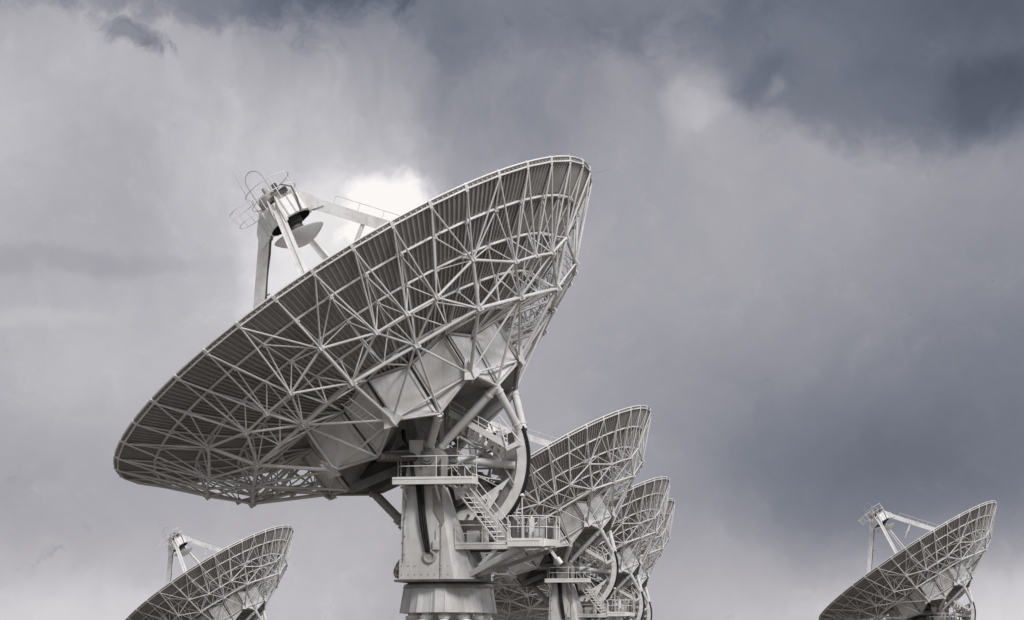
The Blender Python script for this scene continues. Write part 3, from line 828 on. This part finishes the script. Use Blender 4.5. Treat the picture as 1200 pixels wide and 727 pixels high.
# --- platforms
def railing(mb, pts, h, closed=False, r=.022, levels=(1.0, .52), posts=1.1):
    P = [Vector(p) for p in pts]
    seg = list(zip(P, P[1:] + ([P[0]] if closed else [])))
    if not closed: seg = list(zip(P, P[1:]))
    for a_, b_ in seg:
        for lv in levels: mb.tube(a_ + Vector((0, 0, h * lv)), b_ + Vector((0, 0, h * lv)), r)
        k_ = max(1, int(round((b_ - a_).length / posts)))
        for i in range(k_ + 1):
            p = a_.lerp(b_, i / k_); mb.tube(p, p + Vector((0, 0, h)), r)
def platform(name, x0, x1, y0, y1, z, fasc, rail_pts, h=.95, **kw):
    q = MB(); q.box(PX((x0 + x1) / 2, (y0 + y1) / 2, z - .06), (abs(x1 - x0) - .1, abs(y1 - y0) - .1, .05))
    for i in range(5):
        xx = x0 + (x1 - x0) * (i + .5) / 5; q.box(PX(xx, (y0 + y1) / 2, z - .16), (.07, abs(y1 - y0) - .1, .14))
    o = q.build(name, 'grey', tel)
    f = MB()
    f.box(PX((x0 + x1) / 2, y1, z - fasc / 2), (abs(x1 - x0), .05, fasc)); f.box(PX((x0 + x1) / 2, y0, z - fasc / 2), (abs(x1 - x0), .05, fasc))
    f.box(PX(x0, (y0 + y1) / 2, z - fasc / 2 + .003), (.05, abs(y1 - y0) - .06, fasc)); f.box(PX(x1, (y0 + y1) / 2, z - fasc / 2 + .003), (.05, abs(y1 - y0) - .06, fasc))
    f.box(PX((x0 + x1) / 2, y1 + .02, z - fasc * .28), (abs(x1 - x0) + .02, .05, .03))
    f.build('fascia', 'rim', o)
    r_ = MB(); railing(r_, rail_pts, h, **kw); r_.build('guard_rail', 'rim', o)
    return o
up = platform('upper_platform', 1.62, -1.98, 2.02, 2.95, 11.86, .32,
              [(1.60, 2.1, 11.86), (1.25, 2.93, 11.86), (-1.95, 2.93, 11.86), (-1.95, 2.1, 11.86)], .90, posts=1.9)
q = MB()
q.box(PX(.1, 2.45, 12.05), (.5, .35, .5)); q.box(PX(-.55, 2.3, 12.35), (.22, .3, .95)); q.tube(PX(-1.2, 2.5, 11.86), PX(-1.2, 2.5, 13.6), .018); q.tube(PX(-1.2, 2.5, 13.5), PX(-1.2, 2.5, 13.62), .05)
q.build('equipment_box', 'grey', up)
for x_, y_, z_ in ((1.2, 2.1, 10.9), (-.3, 2.05, 10.8)):
    q = MB(); q.beam(PX(x_, y_, z_), PX(x_, 2.85, 11.55), .08, .08); q.build('bracket', 'truss', up)
# the stair from the upper to the lower platform
st = stairs((-1.28, 1.55, 11.55), (-3.70, 3.05, 8.95), (.58, .80, 0), .75, 12, 'stair', .85, 'white', 'rim', .40, .06)
# lower platform and its walkway
lp = platform('lower_platform', -3.60, -5.05, 1.2, 3.15, 9.14, .36, [(-3.62, 3.12, 9.12), (-5.02, 3.12, 9.12), (-5.45, 2.3, 9.12), (-5.45, 1.2, 9.12)], .98, posts=.6)
q = MB(); q.box(PX(-5.27, 1.8, 8.96), (.40, 1.25, .28)); q.build('fascia', 'rim', lp)
q = MB(); railing(q, [(-3.6, 1.25, 9.12), (-5.0, 1.25, 9.12)], .98, posts=.5); q.build('guard_rail', 'truss', lp)
for (x_, y_, z_, sx, sy, sz, mt_) in ((-3.85, 1.4, 9.42, .22, .3, .6, 'dark'), (-4.25, 1.35, 9.62, .20, .2, .9, 'rim'), (-4.62, 1.45, 9.40, .42, .35, .42, 'box'), (-4.70, 1.35, 9.85, .35, .3, .25, 'grey'), (-5.0, 1.2, 9.5, .35, .3, .75, 'dark')):
    q = MB(); q.box(PX(x_, y_, z_), (sx, sy, sz)); q.tube(PX(x_, y_, z_ + sz / 2), PX(x_ + .05, y_, z_ + sz / 2 + .12), .05); q.box(PX(x_, y_ + sy / 2 + .01, z_), (sx * .7, .02, sz * .7)); q.build('equipment_box', mt_, lp)
q = MB(); q.tube(PX(-4.0, 2.1, 9.1), PX(-4.0, 2.1, 11.05), .03); q.tube(PX(-4.0, 2.1, 11.02), PX(-4.0, 2.1, 11.12), .13, .05, 10); q.build('lamp_mast', 'truss', lp)
q = MB(); q.beam(PX(-5.15, 1.9, 8.75), PX(-5.60, 1.9, 8.15), .09, .12); q.tube(PX(-5.52, 1.9, 8.3), PX(-5.7, 1.9, 8.05), .11, n=12); q.build('floodlight', 'rim', lp)
wk = platform('walkway', -.95, -3.42, 1.15, 1.95, 9.02, .30, [(-.95, 1.95, 9.02), (-3.4, 1.95, 9.02)], .75, posts=1.2)
q = MB(); q.tube(PX(-2.2, 1.6, 9.03), PX(-2.2, 1.6, 9.6), .18, n=14); q.tube(PX(-2.2, 1.6, 9.6), PX(-2.2, 1.6, 9.68), .10, n=14); q.build('drive_motor', 'box', wk)
q = MB(); q.box(PX(-1.6, 1.3, 9.3), (.5, .3, .5)); q.build('equipment_box', 'box', wk)
q = MB(); q.box(PX(-2.9, 1.4, 9.25), (.4, .3, .4)); q.build('equipment_box', 'grey', wk)
q = MB(); q.box(PX(-2.0, .2, 9.6), (2.4, .9, .9)); q.tube(PX(-1.2, .1, 9.0), PX(-3.0, .1, 9.0), .35, n=16); q.build('gear_drive', 'dark', tel)
# struts carrying the lower platform
for y_ in (2.2, 1.1):
    q = MB(); q.beam(PX(-1.55, y_ - .5, 7.62), PX(-3.9, y_, 8.76), .18, .24); q.build('platform_strut', 'truss', lp)
q = MB(); q.beam(PX(-1.62, 1.2, 7.55), PX(-5.3, 1.3, 8.72), .14, .18); q.build('platform_strut', 'grey', lp)
q = MB(); q.beam(PX(-2.0, 1.8, 8.0), PX(-2.9, 1.8, 8.85), .10, .14); q.build('platform_strut', 'truss', lp)
# far side tail: walkway brackets seen below
# elevation jack at the front
q = MB(); q.tube(PX(3.55, -.6, 11.45), PX(2.05, -.6, 9.95), .20, n=18); q.tube(PX(2.35, -.6, 10.25), PX(2.2, -.6, 10.1), .27, n=18); q.tube(PX(2.15, -.6, 10.05), PX(1.5, -.6, 9.4), .24, n=18)
q.box(PX(1.95, -.6, 9.72), (.6, .5, .35), Matrix.Rotation(R(-45), 3, 'Y')); q.box(PX(1.3, -.6, 9.3), (.8, .6, .5))
q.build('front_jack', 'grey', tel)
q = MB()
q.prism([(3.9, 12.1), (3.2, 11.35), (1.2, 12.2), (.6, 12.9), (1.8, 13.4)], -1.1, .6)
q.build('lower_girder', 'dark', tel)  # girder coloured dark to carry the shade below the hub

# ------------------------------------------------------------------ placing the six antennas
LABELS = [
 'largest white dish antenna in the foreground, its whole ribbed back and tower base in view',
 'dish antenna directly behind the foreground one, partly hidden by its platforms and gear',
 'third dish in the receding row, rim overlapping behind the second dish',
 'farthest dish in the row, only its right rim edge showing past the third',
 'small distant dish at the lower left standing alone against pale cloud',
 'small distant dish at the far right under the dark storm cloud',
]
tel['category'] = 'radio telescope'; tel['group'] = 'dish antennas standing on the plain'
tel['label'] = LABELS[0]
tel.location = SPOTS[0]; tel.rotation_euler = (0, 0, ROTZ)
for i in range(1, 6):
    c = copy_tree(tel); c.location = SPOTS[i]; c['label'] = LABELS[i]
